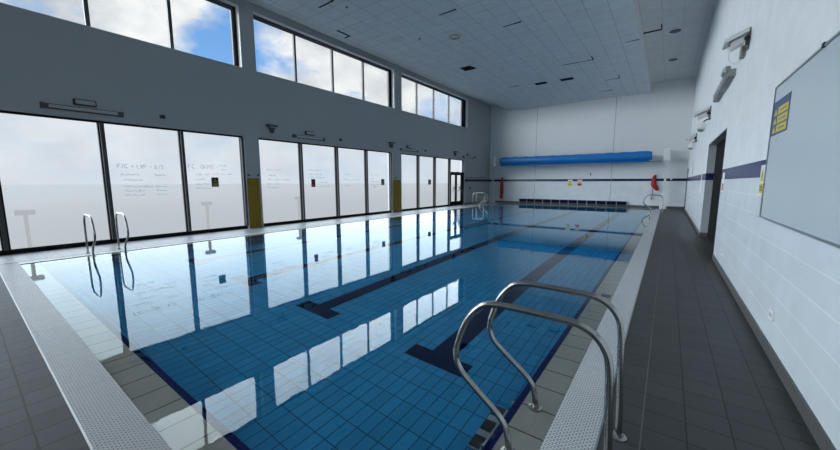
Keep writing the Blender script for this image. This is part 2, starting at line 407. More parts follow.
bm = B(); box(bm, (XR - 0.01, ED0 - 0.05, 0), (XR + 0.12, ED0, EDZ + 0.05)); box(bm, (XR - 0.01, ED1, 0), (XR + 0.12, ED1 + 0.05, EDZ + 0.05)); box(bm, (XR - 0.01, ED0, EDZ), (XR + 0.12, ED1, EDZ + 0.05))
link('door_frame', bm, 'grey_frame', d3)
bm = B(); tube(bm, [(XR + 0.06, ED0 + 0.1, 1.02), (XR + 0.01, ED0 + 0.1, 1.02), (XR + 0.01, ED0 + 0.24, 1.02)], 0.012, 8)
link('door_handle', bm, 'steel', d3)
bm = B(); box(bm, (XR - 0.012, YN, 0), (XR, DY0, 0.115)); box(bm, (XR - 0.012, DY1, 0), (XR, ED0 - 0.05, 0.115)); 
struct('baseboard_right', bm, 'skirt')

# ---- far wall: upper white, navy band, glazed blocks below, vertical panel joints
bm = B()
for (a, b, mi) in ((0.0, 1.65, 0), (1.65, 1.81, 1), (1.81, ZH, 2)):
    box(bm, (XL - 0.4, YF, a), (XR + 0.5, YF + 0.3, b), mi)
struct('wall_far', bm, ['glazed_far', 'band_x', 'paint_far'], label='white far wall with a navy tile band')
bm = B()
for x in (-8.06, -3.05): box(bm, (x - 0.012, YF - 0.004, 0.15), (x + 0.012, YF, ZH))
struct('trim_6', bm, 'grey_metal', label='grey vertical movement joints in the far wall')
bm = B(); box(bm, (XL, YF - 0.012, 0), (XR, YF, 0.13))
struct('baseboard_far', bm, 'skirt_x')
# ---- near wall, behind the camera
bm = B(); box(bm, (XL - 0.4, YN - 0.3, 0), (XR + 0.5, YN, ZH))
struct('wall_near', bm, 'paint_far')

# ---- left wall with window bays
LB = [(-8.95, -1.72), (-1.275, 5.95), (6.465, 13.62), (14.36, 21.42)]
UB = [(-8.95, -1.67), (-1.275, 6.05), (6.53, 13.82), (14.42, 21.75)]
LZ1, UZ0, UZ1 = 3.16, 5.38, 7.30
LFX, UFX = XL - 0.10, XL - 0.16       # inner faces of the frames
bm = B(); x0, x1 = XL - 0.34, XL
def lw(y0, y1, z0, z1): box(bm, (x0, y0, z0), (x1, y1, z1))
pts = [YN] + [v for b in LB for v in b] + [YF]
for i in range(0, len(pts), 2): lw(pts[i], pts[i + 1], 0, LZ1)
lw(YN, YF, LZ1, UZ0); lw(YN, YF, UZ1, ZH)
pts = [YN] + [v for b in UB for v in b] + [YF]
for i in range(0, len(pts), 2): lw(pts[i], pts[i + 1], UZ0, UZ1)
struct('wall_left', bm, 'paint_left_shaded', label='plaster wall, shade put into its grey paint, with tall frosted windows and a clerestory')
# skirting and navy band on the piece of left wall beyond the last bay
bm = B(); box(bm, (XL, 21.46, 1.65), (XL + 0.006, YF, 1.81)); struct('trim_7', bm, 'band_dark')
bm = B(); box(bm, (XL, 21.46, 0), (XL + 0.012, YF - 0.012, 0.13)); struct('baseboard_left', bm, 'skirt')
# white reveals at the far jambs and heads of the bays
bm = B()
for (a, b) in LB: box(bm, (LFX, b - 0.012, 0.0), (XL + 0.002, b + 0.002, LZ1))
for (a, b) in UB:
    box(bm, (UFX, b - 0.012, UZ0), (XL + 0.002, b + 0.002, UZ1))
    box(bm, (UFX, a, UZ1 - 0.010), (XL + 0.002, b - 0.012, UZ1 + 0.002))
    box(bm, (UFX, a, UZ0 - 0.002), (XL + 0.002, b - 0.012, UZ0 + 0.006))
struct('trim_8', bm, 'reveal', label='white painted window reveals')

def scribble(bm, x, y, z, w, h, n, r=0.004):
    """a handwritten word: a wavering stroke on the pane plane"""
    pts = []
    k = max(6, int(w / h * 5))
    for i in range(k + 1):
        yy = y + w * i / k + random.uniform(-.2, .2) * h * .4
        zz = z + (h * random.choice((0, .15, .5, .6, .95)) if i % 2 else h * random.uniform(0, .2))
        pts.append((x, yy, zz))
    tube(bm, pts, r, 4)

GLYPH = {
 'F': [[(0, 0), (0, 1), (.6, 1)], [(0, .55), (.5, .55)]], 'C': [[(.6, .9), (.2, 1), (0, .6), (0, .3), (.2, 0), (.6, .1)]],
 '/': [[(0, -.1), (.4, 1.05)]], '-': [[(0, .5), (.45, .5)]], '=': [[(0, .6), (.45, .6)], [(0, .35), (.45, .35)]],
 'L': [[(0, 1), (0, 0), (.5, 0)]], 'X': [[(0, 0), (.5, .9)], [(0, .9), (.5, 0)]], 'P': [[(0, 0), (0, 1), (.5, .9), (.5, .55), (0, .5)]],
 'B': [[(0, 0), (0, 1), (.45, .85), (.1, .5), (.55, .25), (0, 0)]], 'O': [[(.3, 1), (0, .7), (0, .3), (.3, 0), (.6, .3), (.6, .7), (.3, 1)]],
 'R': [[(0, 0), (0, 1), (.5, .85), (.05, .5), (.55, 0)]], 'M': [[(0, 0), (.1, 1), (.35, .4), (.6, 1), (.7, 0)]],
 'S': [[(.5, .9), (.15, 1), (0, .75), (.5, .35), (.4, 0), (0, .05)]], 'I': [[(.1, 0), (.1, 1)]], ' ': [],
}
def handwrite(bm, s, x, y, z, h, r=0.0055):
    for ch in s:
        w = .3
        for st in GLYPH.get(ch, []):
            tube(bm, [(x, y + p[0] * h, z + p[1] * h) for p in st], r, 4)
            w = max(w, max(p[0] for p in st))
        y += (w + .22) * h

WIN = 0
PANES = {}
def window(bays, edges, z0, z1, fx, deep, fm, mull, glassm, name, label, sill=0.10, head=0.07, door=None):
    root = thing(name, label, 'window', (0, 0, 0)); del root['category']; root['kind'] = 'structure'
    bm = B(); xa, xb = fx - deep, fx
    a, b = edges[0], edges[-1]
    w = mull / 2
    box(bm, (xa, a, z0), (xb, b, z0 + sill)); box(bm, (xa, a, z1 - head), (xb, b, z1))
    box(bm, (xa, a, z0 + sill), (xb, a + .03, z1 - head)); box(bm, (xa, b - w * 1.3, z0 + sill), (xb, b, z1 - head))
    for y in edges[1:-1]: box(bm, (xa, y - w, z0 + sill), (xb, y + w, z1 - head))
    link('window_frame', bm, fm, root)
    for i in range(len(edges) - 1):
        y0, y1 = edges[i] + w, edges[i + 1] - w
        if i == 0: y0 = a + .03
        if i == len(edges) - 2: y1 = b - w * 1.3
        zz0 = z0 + sill
        if door is not None and i == door: zz0 = 2.30
        bm = B(); xm = fx - deep * .8
        box(bm, (xm - 0.008, y0, zz0), (xm + 0.008, y1, z1 - head))
        p = link('window_pane', bm, glassm, root); PANES[(name, i)] = (p, y0, y1, xm + 0.008)
    return root

E0 = [-8.93, -7.15, -5.35, -3.55, -1.725]; E1 = [-1.27, 0.555, 2.37, 4.14, 5.945]; E2 = [6.47, 8.2, 10.0, 11.8, 13.615]; E3 = [14.365, 16.0, 17.73, 19.5, 21.41]
w0 = window(None, E0, 0, LZ1, LFX, 0.09, 'black_frame', 0.13, 'frost', 'window_7', 'unseen tall bay of frosted panes added behind the camera to let in light', 0.11, 0.05)  # added bay out of view that lights the near block wall
w1 = window(None, E1, 0, LZ1 , LFX, 0.09, 'black_frame', 0.13, 'frost', 'window_1', 'nearest tall bay of frosted panes in the window wall', 0.11, 0.05)
w2 = window(None, E2, 0, LZ1, LFX, 0.09, 'black_frame', 0.13, 'frost', 'window_2', 'middle tall bay of frosted panes between two yellow pads', 0.11, 0.05)
w3 = window(None, E3, 0, LZ1, LFX, 0.09, 'black_frame', 0.13, 'frost', 'window_3', 'far tall bay of frosted panes with the double door', 0.11, 0.05, door=3)
U0 = [-8.93, -7.15, -5.35, -3.55, -1.78]; U1 = [-1.27, 0.555, 2.37, 4.14, 5.93]; U2 = [6.535, 8.2, 10.0, 11.8, 13.62]; U3 = [14.425, 16.0, 17.73, 19.5, 21.2]  # first row belongs to the unseen added bay
for k, (E_, nm, lb) in enumerate(((U0, 'window_8', 'unseen clerestory window added behind the camera to let in light'), (U1, 'window_4', 'nearest clerestory window showing blue sky and cloud'), (U2, 'window_5', 'middle clerestory window full of cloud'), (U3, 'window_6', 'far clerestory window high in the window wall'))):
    window(None, E_, UZ0 + 0.006, UZ1 - 0.012, UFX, 0.08, 'grey_frame', 0.085, 'clear', nm, lb, 0.05, 0.12)
# infill jamb between last frame post and the reveal
bm = B()
for (a, b) in ((5.935, 6.036), (13.625, 13.806), (21.205, 21.736)):
    box(bm, (UFX - 0.08, a, UZ0 + 0.006), (UFX - 0.01, b, UZ1 - 0.012))
struct('trim_9', bm, 'black_frame')
# mullion caps on the tall bays: grey inner face
for nm, E_ in (('window_1', E1), ('window_2', E2), ('window_3', E3)):
    root = bpy.data.objects[nm]
    for y in E_[1:-1] + [E_[-1]]:
        yy = y if y != E_[-1] else y - 0.045
        bm = B(); box(bm, (LFX, yy - 0.035, 0.11), (LFX + 0.085, yy + 0.035, LZ1 - 0.05))
        link('mullion_cap', bm, 'grey_frame', root)

# double door in the far bay
p, y0, y1, px = PANES[('window_3', 3)]
d1 = thing('door_1', 'glazed double door at the far end of the window wall', 'door'); del d1['category']; d1['kind'] = 'structure'
DZT = 2.29
bm = B(); xa, xb = LFX - 0.09, LFX + 0.01
box(bm, (xa, y0, 0.111), (xb, y0 + 0.09, DZT)); box(bm, (xa, y1 - 0.09, 0.111), (xb, y1, DZT)); box(bm, (xa, y0 + 0.09, DZT - 0.10), (xb, y1 - 0.09, DZT))
link('door_frame', bm, 'black_frame', d1)
ymid = (y0 + y1) / 2
for (a, b) in ((y0 + 0.095, ymid - 0.004), (ymid + 0.004, y1 - 0.095)):
    bm = B(); st = 0.10
    box(bm, (xa + 0.01, a, 0.115), (xb - 0.01, a + st, DZT - 0.105)); box(bm, (xa + 0.01, b - st, 0.115), (xb - 0.01, b, DZT - 0.105))
    box(bm, (xa + 0.01, a + st, 0.115), (xb - 0.01, b - st, 0.29)); box(bm, (xa + 0.01, a + st, DZT - 0.21), (xb - 0.01, b - st, DZT - 0.105))
    lf = link('door_leaf', bm, 'black_frame', d1)
    bm = B(); box(bm, (px - 0.016, a + st, 0.29), (px, b - st, DZT - 0.21)); link('door_glass', bm, 'frost', lf)
    bm = B(); tube(bm, [(xb - 0.01, a + 0.04, 1.02), (xb + 0.06, a + 0.04, 1.02), (xb + 0.06, b - 0.04, 1.02), (xb - 0.01, b - 0.04, 1.02)], 0.017, 8)
    box(bm, (xb - 0.01, (a + b) / 2 - 0.05, 1.10), (xb + 0.05, (a + b) / 2 + 0.05, 1.30))
    link('push_bar', bm, 'grey_metal', lf)
bm = bbox((xb, ymid - 0.12, DZT - 0.06), (xb + 0.07, ymid + 0.14, DZT + 0.02), 0.008)
link('door_closer', bm, 'dark_metal', d1)

# handwriting in marker on the panes
def writing(win, i, fn):
    p, a, b, x = PANES[(win, i)]
    bm = B(); fn(bm, x + 0.001, a, b); link('marker_writing', bm, 'ink', p, label='faint handwritten notes in grey marker')
def wr1(bm, x, a, b):
    handwrite(bm, 'F/C = LXP - B/S', x, 2.62, 1.99, 0.105)
    for k, z in enumerate((1.80, 1.65, 1.47, 1.36, 1.24)):
        scribble(bm, x, 2.66 + .06 * (k > 0), z, 0.42 + .08 * (k == 2), 0.065, 0); 
        if k != 1: scribble(bm, x, 3.42, z, 0.27, 0.06, 0)
        if k == 2: scribble(bm, x, 3.17, z, 0.2, 0.06, 0)
writing('window_1', 2, wr1)
def wr2(bm, x, a, b):
    handwrite(bm, 'FC  ORMS', x, 4.28, 2.03, 0.125); handwrite(bm, '-', x, 5.06, 2.02, .15)
    scribble(bm, x, 5.18, 2.13, .2, .05, 0); scribble(bm, x, 5.2, 2.0, .17, .05, 0)
    for (y, z, w) in ((4.45, 1.83, .2), (4.75, 1.84, .1), (4.92, 1.85, .22), (5.18, 1.85, .16), (5.4, 1.85, .14), (4.42, 1.68, .3), (4.42, 1.53, .2), (4.66, 1.54, .18), (4.44, 1.41, .2), (4.68, 1.4, .18)):
        scribble(bm, x, y, z, w, 0.065, 0)
writing('window_1', 3, wr2)
def wr3(bm, x, a, b):
    for (y, z, w) in ((6.78, 2.04, .3), (7.12, 2.04, .25), (6.78, 1.83, .36), (6.78, 1.68, .22), (7.05, 1.68, .3), (7.42, 1.68, .3), (6.78, 1.53, .2), (7.05, 1.53, .25), (6.78, 1.39, .45)):
        scribble(bm, x, y, z, w, 0.07, 0)
writing('window_2', 0, wr3)
def wr4(bm, x, a, b):
    for (y, z, w) in ((8.6, 2.08, .25), (8.9, 2.08, .3), (8.6, 1.9, .2), (8.88, 1.9, .4), (8.6, 1.78, .3), (8.95, 1.78, .4), (9.05, 1.58, .5), (9.05, 1.42, .6)):
        scribble(bm, x, y, z, w, 0.065, 0)
writing('window_2', 1, wr4)
def wr5(bm, x, a, b):
    for (y, z, w) in ((10.45, 1.94, .4), (10.45, 1.7, .3), (10.95, 1.7, .2), (11.25, 1.72, .2), (10.45, 1.42, .4)):
        scribble(bm, x, y, z, w, 0.07, 0)
writing('window_2', 2, wr5)
def wr6(bm, x, a, b):
    for (y, z, w) in ((12.15, 1.95, .25), (12.48, 1.95, .3), (12.15, 1.75, .2), (12.15, 1.6, .6), (12.15, 1.48, .25), (12.5, 1.48, .3), (12.25, 1.36, .4)):
        scribble(bm, x, y, z, w, 0.07, 0)
writing('window_2', 3, wr6)

# notices stuck on the panes (dark cards with a symbol and yellow or red field)
def notice(win, i, y, z, w, h, top, low, label):
    x = PANES[(win, i)][3] + 0.0015
    t = thing('notice', label, 'notice', (x, y, z), 'safety notices on the frosted panes')
    bm = B(); box(bm, (0, 0, 0), (0.003, w, h)); link('card', bm, 'blackpaper', t)
    bm = B(); quad(bm, ((0.0035, w * .12, h * .08), (0.0035, w * .88, h * .08), (0.0035, w * .88, h * .42), (0.0035, w * .12, h * .42))); link('lower_field', bm, low, t)
    bm = B(); prism(bm, [(w * .2, h * .52), (w * .8, h * .52), (w * .5, h * .9)], 'x', 0.003, 0.0036); link('warning_triangle', bm, top, t)
notice('window_1', 3, 4.90, 1.46, 0.215, 0.30, 'olive', 'olive', 'dark and yellow notice on the nearest bay of frosted panes')
notice('window_2', 1, 8.69, 1.41, 0.19, 0.32, 'grey_metal', 'redpaper', 'dark notice with a red lower half on a frosted pane')
notice('window_2', 3, 12.91, 1.46, 0.24, 0.30, 'grey_metal', 'olive', 'small dark notice on the pane beside the narrow yellow pad')
notice('window_3', 1, 17.13, 1.46, 0.30, 0.30, 'grey_metal', 'olive', 'small dark notice on the farthest bay, just before the double door')

# yellow tiled pads on the piers
bm = B(); box(bm, (XL, 5.965, 0.02), (XL + 0.015, 6.39, 1.745)); struct('trim_10', bm, 'yellow', label='wide yellow tiled pad on the first pier')
bm = B(); box(bm, (XL, 13.635, 0.02), (XL + 0.015, 14.29, 1.725)); struct('trim_11', bm, 'yellow', label='narrow yellow tiled pad on the second pier')

# ---- ceiling: raft with missing tiles, high strips at both sides
RXa, RXb = -10.24, -1.26
holes = [(-8.44, 14.78, -7.83, 15.36, 'ne'), (-6.38, 19.46, -5.76, 19.88, ''), (-5.06, 19.49, -4.42, 19.93, 'e')]
bm = B()
xs = sorted({RXa, RXb} | {h[0] for h in holes} | {h[2] for h in holes}); ys = sorted({YN, YF} | {h[1] for h in holes} | {h[3] for h in holes})
vv = {(x, y): bm.verts.new((x, y, ZR)) for x in xs for y in ys}
for i in range(len(xs) - 1):
    for j in range(len(ys) - 1):
        cx, cy = (xs[i] + xs[i + 1]) / 2, (ys[j] + ys[j + 1]) / 2
        if any(h[0] < cx < h[2] and h[1] < cy < h[3] for h in holes): continue
        bm.faces.new((vv[xs[i], ys[j]], vv[xs[i], ys[j + 1]], vv[xs[i + 1], ys[j + 1]], vv[xs[i + 1], ys[j]]))
for h in holes:       # dark void above each missing tile
    x0, y0, x1, y1 = h[:4]; z1 = ZR + 0.5
    for q in (((x0, y0), (x1, y0)), ((x1, y0), (x1, y1)), ((x1, y1), (x0, y1)), ((x0, y1), (x0, y0))):
        quad(bm, ((*q[0], ZR), (*q[1], ZR), (*q[1], z1), (*q[0], z1)), 1)
    quad(bm, ((x0, y0, z1), (x1, y0, z1), (x1, y1, z1), (x0, y1, z1)), 1)
    if h[4]:
        bmx = (x0 + x1) / 2
        a = (bmx + 0.06, y0 + 0.05, ZR + 0.12); b = (bmx + 0.2, y1 - 0.02, ZR + 0.3)
        box(bm, a, b, 2)
# edge boards and the high strips
for x in (RXa, RXb): quad(bm, ((x, YN, ZR), (x, YF, ZR), (x, YF, ZH), (x, YN, ZH)), 3)
quad(bm, ((XL - 0.34, YN, ZH), (RXa, YN, ZH), (RXa, YF, ZH), (XL - 0.34, YF, ZH)), 4)
quad(bm, ((RXb, YN, ZH), (XR + 0.5, YN, ZH), (XR + 0.5, YF, ZH), (RXb, YF, ZH)), 4)
ceiling = bpy.data.objects.new
me_ = None
o = struct('ceiling', bm, ['ceil', 'void', 'duct', 'ceilside', 'soffit'], label='tiled suspended ceiling with several missing tiles')
# roof slab keeps daylight out
bm = B(); box(bm, (XL - 0.4, YN - 0.3, ZH + 0.02), (XR + 0.5, YF + 0.3, ZH + 0.2)); struct('roof_slab', bm, 'ceilside')
ceil = o
# loose tiles sagging a little out of the grid: (x0,y0,x1,y1,drop at far edge, drop at right)
for (x0, y0, x1, y1, d0, d1) in ((-9.16, 6.62, -8.51, 7.23, .045, .02), (-10.22, 8.55, -9.98, 9.2, .05, .03), (-6.42, 9.25, -5.78, 9.84, .04, .0),
                               (-5.06, 11.28, -4.42, 11.86, .05, .0), (-3.72, 16.7, -3.09, 17.24, .06, .02), (-4.36, 16.7, -3.74, 17.24, .03, .0),
                               (-7.82, 18.7, -7.18, 19.28, .07, .0), (-3.68, 22.9, -3.06, 23.45, .07, .0), (-3.1, 20.4, -2.46, 21.02, .06, .02), (-1.74, 15.3, -1.28, 15.92, .05, .0)):
    bm = B(); t = 0.006; g = 0.012
    v = [(x0 + g, y0 + g, ZR - .002), (x1 - g, y0 + g, ZR - .002), (x1 - g, y1 - g, ZR - .002 - d1 * .3), (x0 + g, y1 - g, ZR - .002 - d0 * .3)]
    A = [bm.verts.new(p) for p in v]; C = [bm.verts.new((p[0], p[1], p[2] - t)) for p in v]
    bm.faces.new(A); bm.faces.new(C[::-1])
    for i in range(4): bm.faces.new((A[i], A[(i + 1) % 4], C[(i + 1) % 4], C[i]))
    link('loose_tile', bm, 'ceil_tile', ceil)
    bm = B(); w = .03 + d0 * .5; box(bm, (x0, y1, ZR - .02), (x1 + (.03 if d1 else 0), y1 + w, ZR - .0005))
    if d1: box(bm, (x1, y0 + .1, ZR - .03), (x1 + .03, y1, ZR - .0005))
    link('open_joint', bm, 'void', ceil)
bm = B(); box(bm, (-1.25, 16.98, ZH - 0.03), (-0.64, 17.06, ZH - .001)); box(bm, (-.66, 16.5, ZH - .03), (-.62, 16.98, ZH - .001)); link('open_joint', bm, 'void', ceil)

# ceiling diffusers
def diffuser(x, y, z, label, sq=0.6, r=0.22):
    t = thing('ceiling_diffuser', label, 'vent', (x, y, z), 'round ceiling diffusers')
    if sq:
        link('face_plate', bbox((-sq / 2, -sq / 2, -0.022), (sq / 2, sq / 2, -0.001), 0.004), 'white_plastic', t)
    bm = B(); tube(bm, [(0, 0, -0.023), (0, 0, -0.035)], r, 28); link('backing', bm, 'void', t)
    bm = B()
    for rr in (r, r * .72, r * .45):
        n = 28
        for k in range(n):
            a0, a1 = 2 * math.pi * k / n, 2 * math.pi * (k + 1) / n
            ri, ro = rr - 0.022, rr
            quad(bm, ((ri * math.cos(a0), ri * math.sin(a0), -0.045), (ri * math.cos(a1), ri * math.sin(a1), -0.045), (ro * math.cos(a1), ro * math.sin(a1), -0.038), (ro * math.cos(a0), ro * math.sin(a0), -0.038)))
    for k in range(8):
        a = math.pi * k / 4; c, s = math.cos(a), math.sin(a)
        tube(bm, [(c * .04, s * .04, -0.042), (c * r * .97, s * r * .97, -0.042)], 0.010, 4)
    disc(bm, (0, 0, -0.05), 0.05, 0.015, 'z', 16)
    link('vane_ring', bm, 'white_plastic', t)
diffuser(-6.83, 11.57, ZR, 'square-plated round diffuser in the middle of the dropped ceiling')
def downlight(x, y, label):
    t = thing('swirl_vent', label, 'vent', (x, y, ZH), 'round vents in the high ceiling strip along the block wall')
    bm = B(); disc(bm, (0, 0, -0.02), 0.26, 0.019, 'z', 28); link('rim', bm, 'white_plastic', t)
    bm = B(); disc(bm, (0.05, 0, -0.03), 0.19, 0.012, 'z', 24); link('dark_centre', bm, 'void', t)
    bm = B()
    for k in range(10):
        a = 2 * math.pi * k / 10; c, s = math.cos(a), math.sin(a)
        tube(bm, [(.05 + c * .04, s * .04, -0.034), (.05 + c * .18, s * .18, -0.034)], 0.009, 4)
    link('vane_ring', bm, 'grey_metal', t)
downlight(-0.26, 17.5, 'nearer round dark vent in the high ceiling strip along the block wall')
downlight(-0.30, 21.4, 'farther round dark vent in the high ceiling strip along the block wall')
def flushdisc(x, y, label):
    t = thing('ceiling_speaker', label, 'speaker', (x, y, ZR))
    bm = B(); disc(bm, (0, 0, -0.028), 0.27, 0.027, 'z', 32); link('grille', bm, 'ceilside', t)
    bm = B(); tube(bm, [(0.27 * math.cos(a), 0.27 * math.sin(a), -0.02) for a in (2 * math.pi * k / 32 for k in range(33))], 0.014, 6); link('rim', bm, 'ceil_tile', t)
flushdisc(-8.72, 10.45, 'pale round flush speaker in the dropped ceiling near the clerestory')
for k, (x, y) in enumerate(((-8.45, 7.75), (-8.0, 10.95), (-6.5, 7.9))):  # small sprinkler heads under the dropped ceiling
    bm = B(); tube(bm, [(0, 0, 0), (0, 0, -.03), (0, 0, -.05)], [.035, .03, .012], 10)
    link('sprinkler_head', bm, 'dark_metal', label=('small dark sprinkler head beside the sagging tile', 'small dark sprinkler head near the flush round speaker', 'small dark sprinkler head nearest the camera')[k], cat='sensor', group='small ceiling sprinkler heads', loc=(x, y, ZR - .001))

# ---- left wall fittings
def batten(side, y0, y1, z, label):
    x = XL - .002 if side < 0 else XR + .002; s = 1 if side < 0 else -1
    t = thing('strip_light', label, 'wall light', (x, (y0 + y1) / 2, z), 'linear strip lights along the side walls')
    h = (y1 - y0) / 2
    link('housing', bbox((min(0, s * .09), -h, -.055), (max(0, s * .09), h, .055), .012), 'dark_metal' if side < 0 else 'grey_metal', t)
    link('lens', bbox((min(s * .085, s * .115), -h + .09, -.035), (max(s * .085, s * .115), h - .09, .035), .01), 'lens', t)
    for k in (-1, 1):
        bm = B(); box(bm, (min(0, s * .1), k * h - .03, -.062), (max(0, s * .1), k * h + .03, .062))
        link('end_cap', bm, 'dark_metal' if side < 0 else 'grey_metal', t)
    return t
def bulkhead(y, z, label, w=0.42, x=XL, s=1, m='dark_metal'):
    t = thing('bulkhead_light', label, 'wall light', (x, y, z), 'small bulkhead lights above the strip lights')
    link('housing', bbox((min(0, s * .1), -w / 2, -.075), (max(0, s * .1), w / 2, .075), .03, 3), m, t)
    link('lens', bbox((min(s * .08, s * .125), -w / 2 + .035, -.045), (max(s * .08, s * .125), w / 2 - .035, .045), .015), 'lens', t)
def tri_flood(y, z, label, x=XL, s=1):
    t = thing('floodlight', label, 'floodlight', (x, y, z), 'floodlights along the window wall')
    link('wall_bracket', bbox((0, -.04, -.12), (.06, .04, .06), .006), 'dark_metal', t)
    bm = B(); prism(bm, [(-.20, .13), (.20, .13), (.12, .06), (-.12, .06)], 'x', .03, .22); link('head', bm, 'dark_metal', t)
    bm = B(); prism(bm, [(-.10, .06), (.10, .06), (.025, -.15), (-.025, -.15)], 'x', .05, .15); link('gear_box', bm, 'dark_metal', t)
    bm = B(); box(bm, (.06, -.1, .045), (.20, .1, .058)); link('lamp_glass', bm, 'glasslens', t)
def sensor(y, z, label):
    t = thing('wall_sensor', label, 'sensor', (XL, y, z), 'small sensors above the frosted panes')
    link('body', bbox((0, -.06, -.05), (.07, .06, .05), .012), 'dark_metal', t)
    bm = B(); tube(bm, [(.07, 0, -.01), (.09, 0, -.02), (.1, 0, -.025)], [.035, .03, .01], 12); link('lens', bm, 'black', t)
wh = ('nearest frosted bay', 'middle frosted bay', 'farthest panes before the door', 'wall beyond the double door')
for k, (a, b) in enumerate(((1.38, 2.78), (7.83, 9.23), (14.25, 15.72), (21.15, 22.6))):
    where = ('nearest bay of frosted panes', 'middle bay of frosted panes', 'far bay of frosted panes', 'double door in the far bay')[k]
    batten(-1, a, b, 3.355, 'long dark strip light on the window wall above the ' + where)
    bulkhead((a + b) / 2 + .02, 3.53, 'small bulkhead light above the strip light over the ' + where)
    sensor((3.675, 10.14, 16.56, 22.98)[k], 3.44, ('small dark sensor above the nearest bay of frosted panes', 'small dark sensor above the middle bay of frosted panes', 'small dark sensor above the far bay of frosted panes', 'small dark sensor beyond the double door')[k])
for k, y in enumerate((6.93, 13.46, 19.92)):
    tri_flood(y, 3.50, ('dark floodlight above the first yellow pad', 'dark floodlight above the second, narrow yellow pad', 'dark floodlight above the double door')[k])
for k, y in enumerate((6.02, 6.36)):
    bm = bbox((0, -.035, -.035), (.06, .035, .035), .012)
    link('wall_hook', bm, 'dark_metal', label=('small dark fitting over the window-side corner of the first yellow pad', 'small dark fitting over the far corner of the first yellow pad')[k], cat='hook', group='fittings over the first yellow pad', loc=(XL, y, 1.855))
bm = bbox((0, -.035, -.035), (.06, .035, .035), .012)
link('wall_hook', bm, 'dark_metal', label='small dark fitting over the second, narrow yellow pad', cat='hook', loc=(XL, 13.8, 1.835))
# handrail and call point beyond the door
t = thing('wall_rail', 'thin grey rail on the window wall beyond the double door', 'rail', (XL, 23.1, 1.93))
bm = B(); tube(bm, [(.07, -1.45, 0), (.07, 1.45, 0)], .022, 10); link('bar', bm, 'dark_metal', t)
for y in (-1.3, -.4, .5, 1.3):
    bm = B(); tube(bm, [(0, y, 0), (.07, y, 0)], .014, 8); link('bracket', bm, 'dark_metal', t)
t = thing('call_point', 'small dark call point on the window wall beside the double door', 'alarm', (XL - .002, 22.2, 1.18))
link('body', bbox((0, -.07, -.07), (.05, .07, .07), .01), 'black', t)
bm = B(); box(bm, (.05, -.04, -.04), (.054, .04, .04)); link('face', bm, 'dark_metal', t)

# ---- ladders: two bent stainless rails with treads going into the water
PROF = [(-0.137, 0.0), (-0.145, 0.25), (-0.157, 0.5), (-0.167, 0.70), (-0.190, 0.785), (-0.245, 0.85), (-0.33, 0.885), (-0.45, 0.891), (-0.62, 0.893), (-0.76, 0.888),
        (-0.86, 0.855), (-0.95, 0.745), (-1.005, 0.61), (-1.025, 0.50), (-0.985, 0.40), (-0.86, 0.30), (-0.715, 0.19), (-0.668, 0.10), (-0.655, -0.02)]
def ladder(flip, ya, yb, label):
    fx = (lambda x: x) if not flip else (lambda x: -10.76 - x)
    t = thing('pool_ladder', label, 'pool ladder', (fx(-0.137), (ya + yb) / 2, 0), 'stainless pool ladders')
    ox, oy = fx(-0.137), (ya + yb) / 2
    for y in (ya, yb):
        bm = B(); tube(bm, smoothpath([(fx(px) - ox, y - oy, pz) for px, pz in PROF], 5), 0.0195, 14)
        r = link('handrail', bm, 'steel', t, smooth=True)
        bm = B()
        tube(bm, [(0, y - oy, .0), (0, y - oy, .012), (0, y - oy, .016)], [.048, .046, .03], 20); link('foot_flange', bm, 'steel', r); bm = B()
        tube(bm, [(fx(-.655) - ox, y - oy, -.021), (fx(-.655) - ox, y - oy, -.004), (fx(-.655) - ox, y - oy, .002)], [.05, .048, .03], 20)
        link('foot_flange', bm, 'steel', r)
    # treads recessed at the tank wall
    x0, x1 = fx(-0.835) - ox, fx(-0.935) - ox
    for k in range(3):
        z = -0.16 - 0.27 * k
        bm = B(); box(bm, (min(x0, x1), ya - oy, z - .03), (max(x0, x1), yb - oy - .04, z)); tr = link('tread', bm, 'steel_flat', t)
        n = 3; w = (yb - ya - .04) / (2 * n - 1.75)
        for q in range(n):
            bm = B(); a = ya - oy + .01 + q * 1.56 * w; box(bm, (min(x0, x1) + (.002 if not flip else .02), a, z), (max(x0, x1) - (.02 if not flip else .002), a + w, z + .006))
            link('grip_pad', bm, 'black', tr)
    for y in (ya, yb):
        bm = B(); box(bm, (min(fx(-.80), fx(-.83)) - ox, y - oy - .012, -.85), (max(fx(-.80), fx(-.83)) - ox, y - oy + .012, -.06))
        link('side_rail', bm, 'steel_flat', t)
    return t
ladder(False, 1.80, 2.31, 'stainless pool ladder nearest the camera at the near end beside the drain')
ladder(True, 1.66, 2.21, 'stainless pool ladder in front of the nearest frosted panes')
ladder(False, 22.2, 22.7, 'small distant pool ladder at the far end beside the post with the buoy')
ladder(True, 20.6, 21.15, 'small distant pool ladder in front of the double door')
# little black drain cover on the ledge
t = thing('ledge_drain', 'small dark square drain on the grey ledge behind the near ladder', 'drain', (-0.60, 5.33, -0.0215))
link('plate', bbox((-.06, -.07, 0), (.06, .07, .004), .001), 'black', t)
bm = B()
for k in range(4): box(bm, (-.045, -.05 + k * .028, .004), (.045, -.04 + k * .028, .006))
link('grille', bm, 'dark_metal', t)

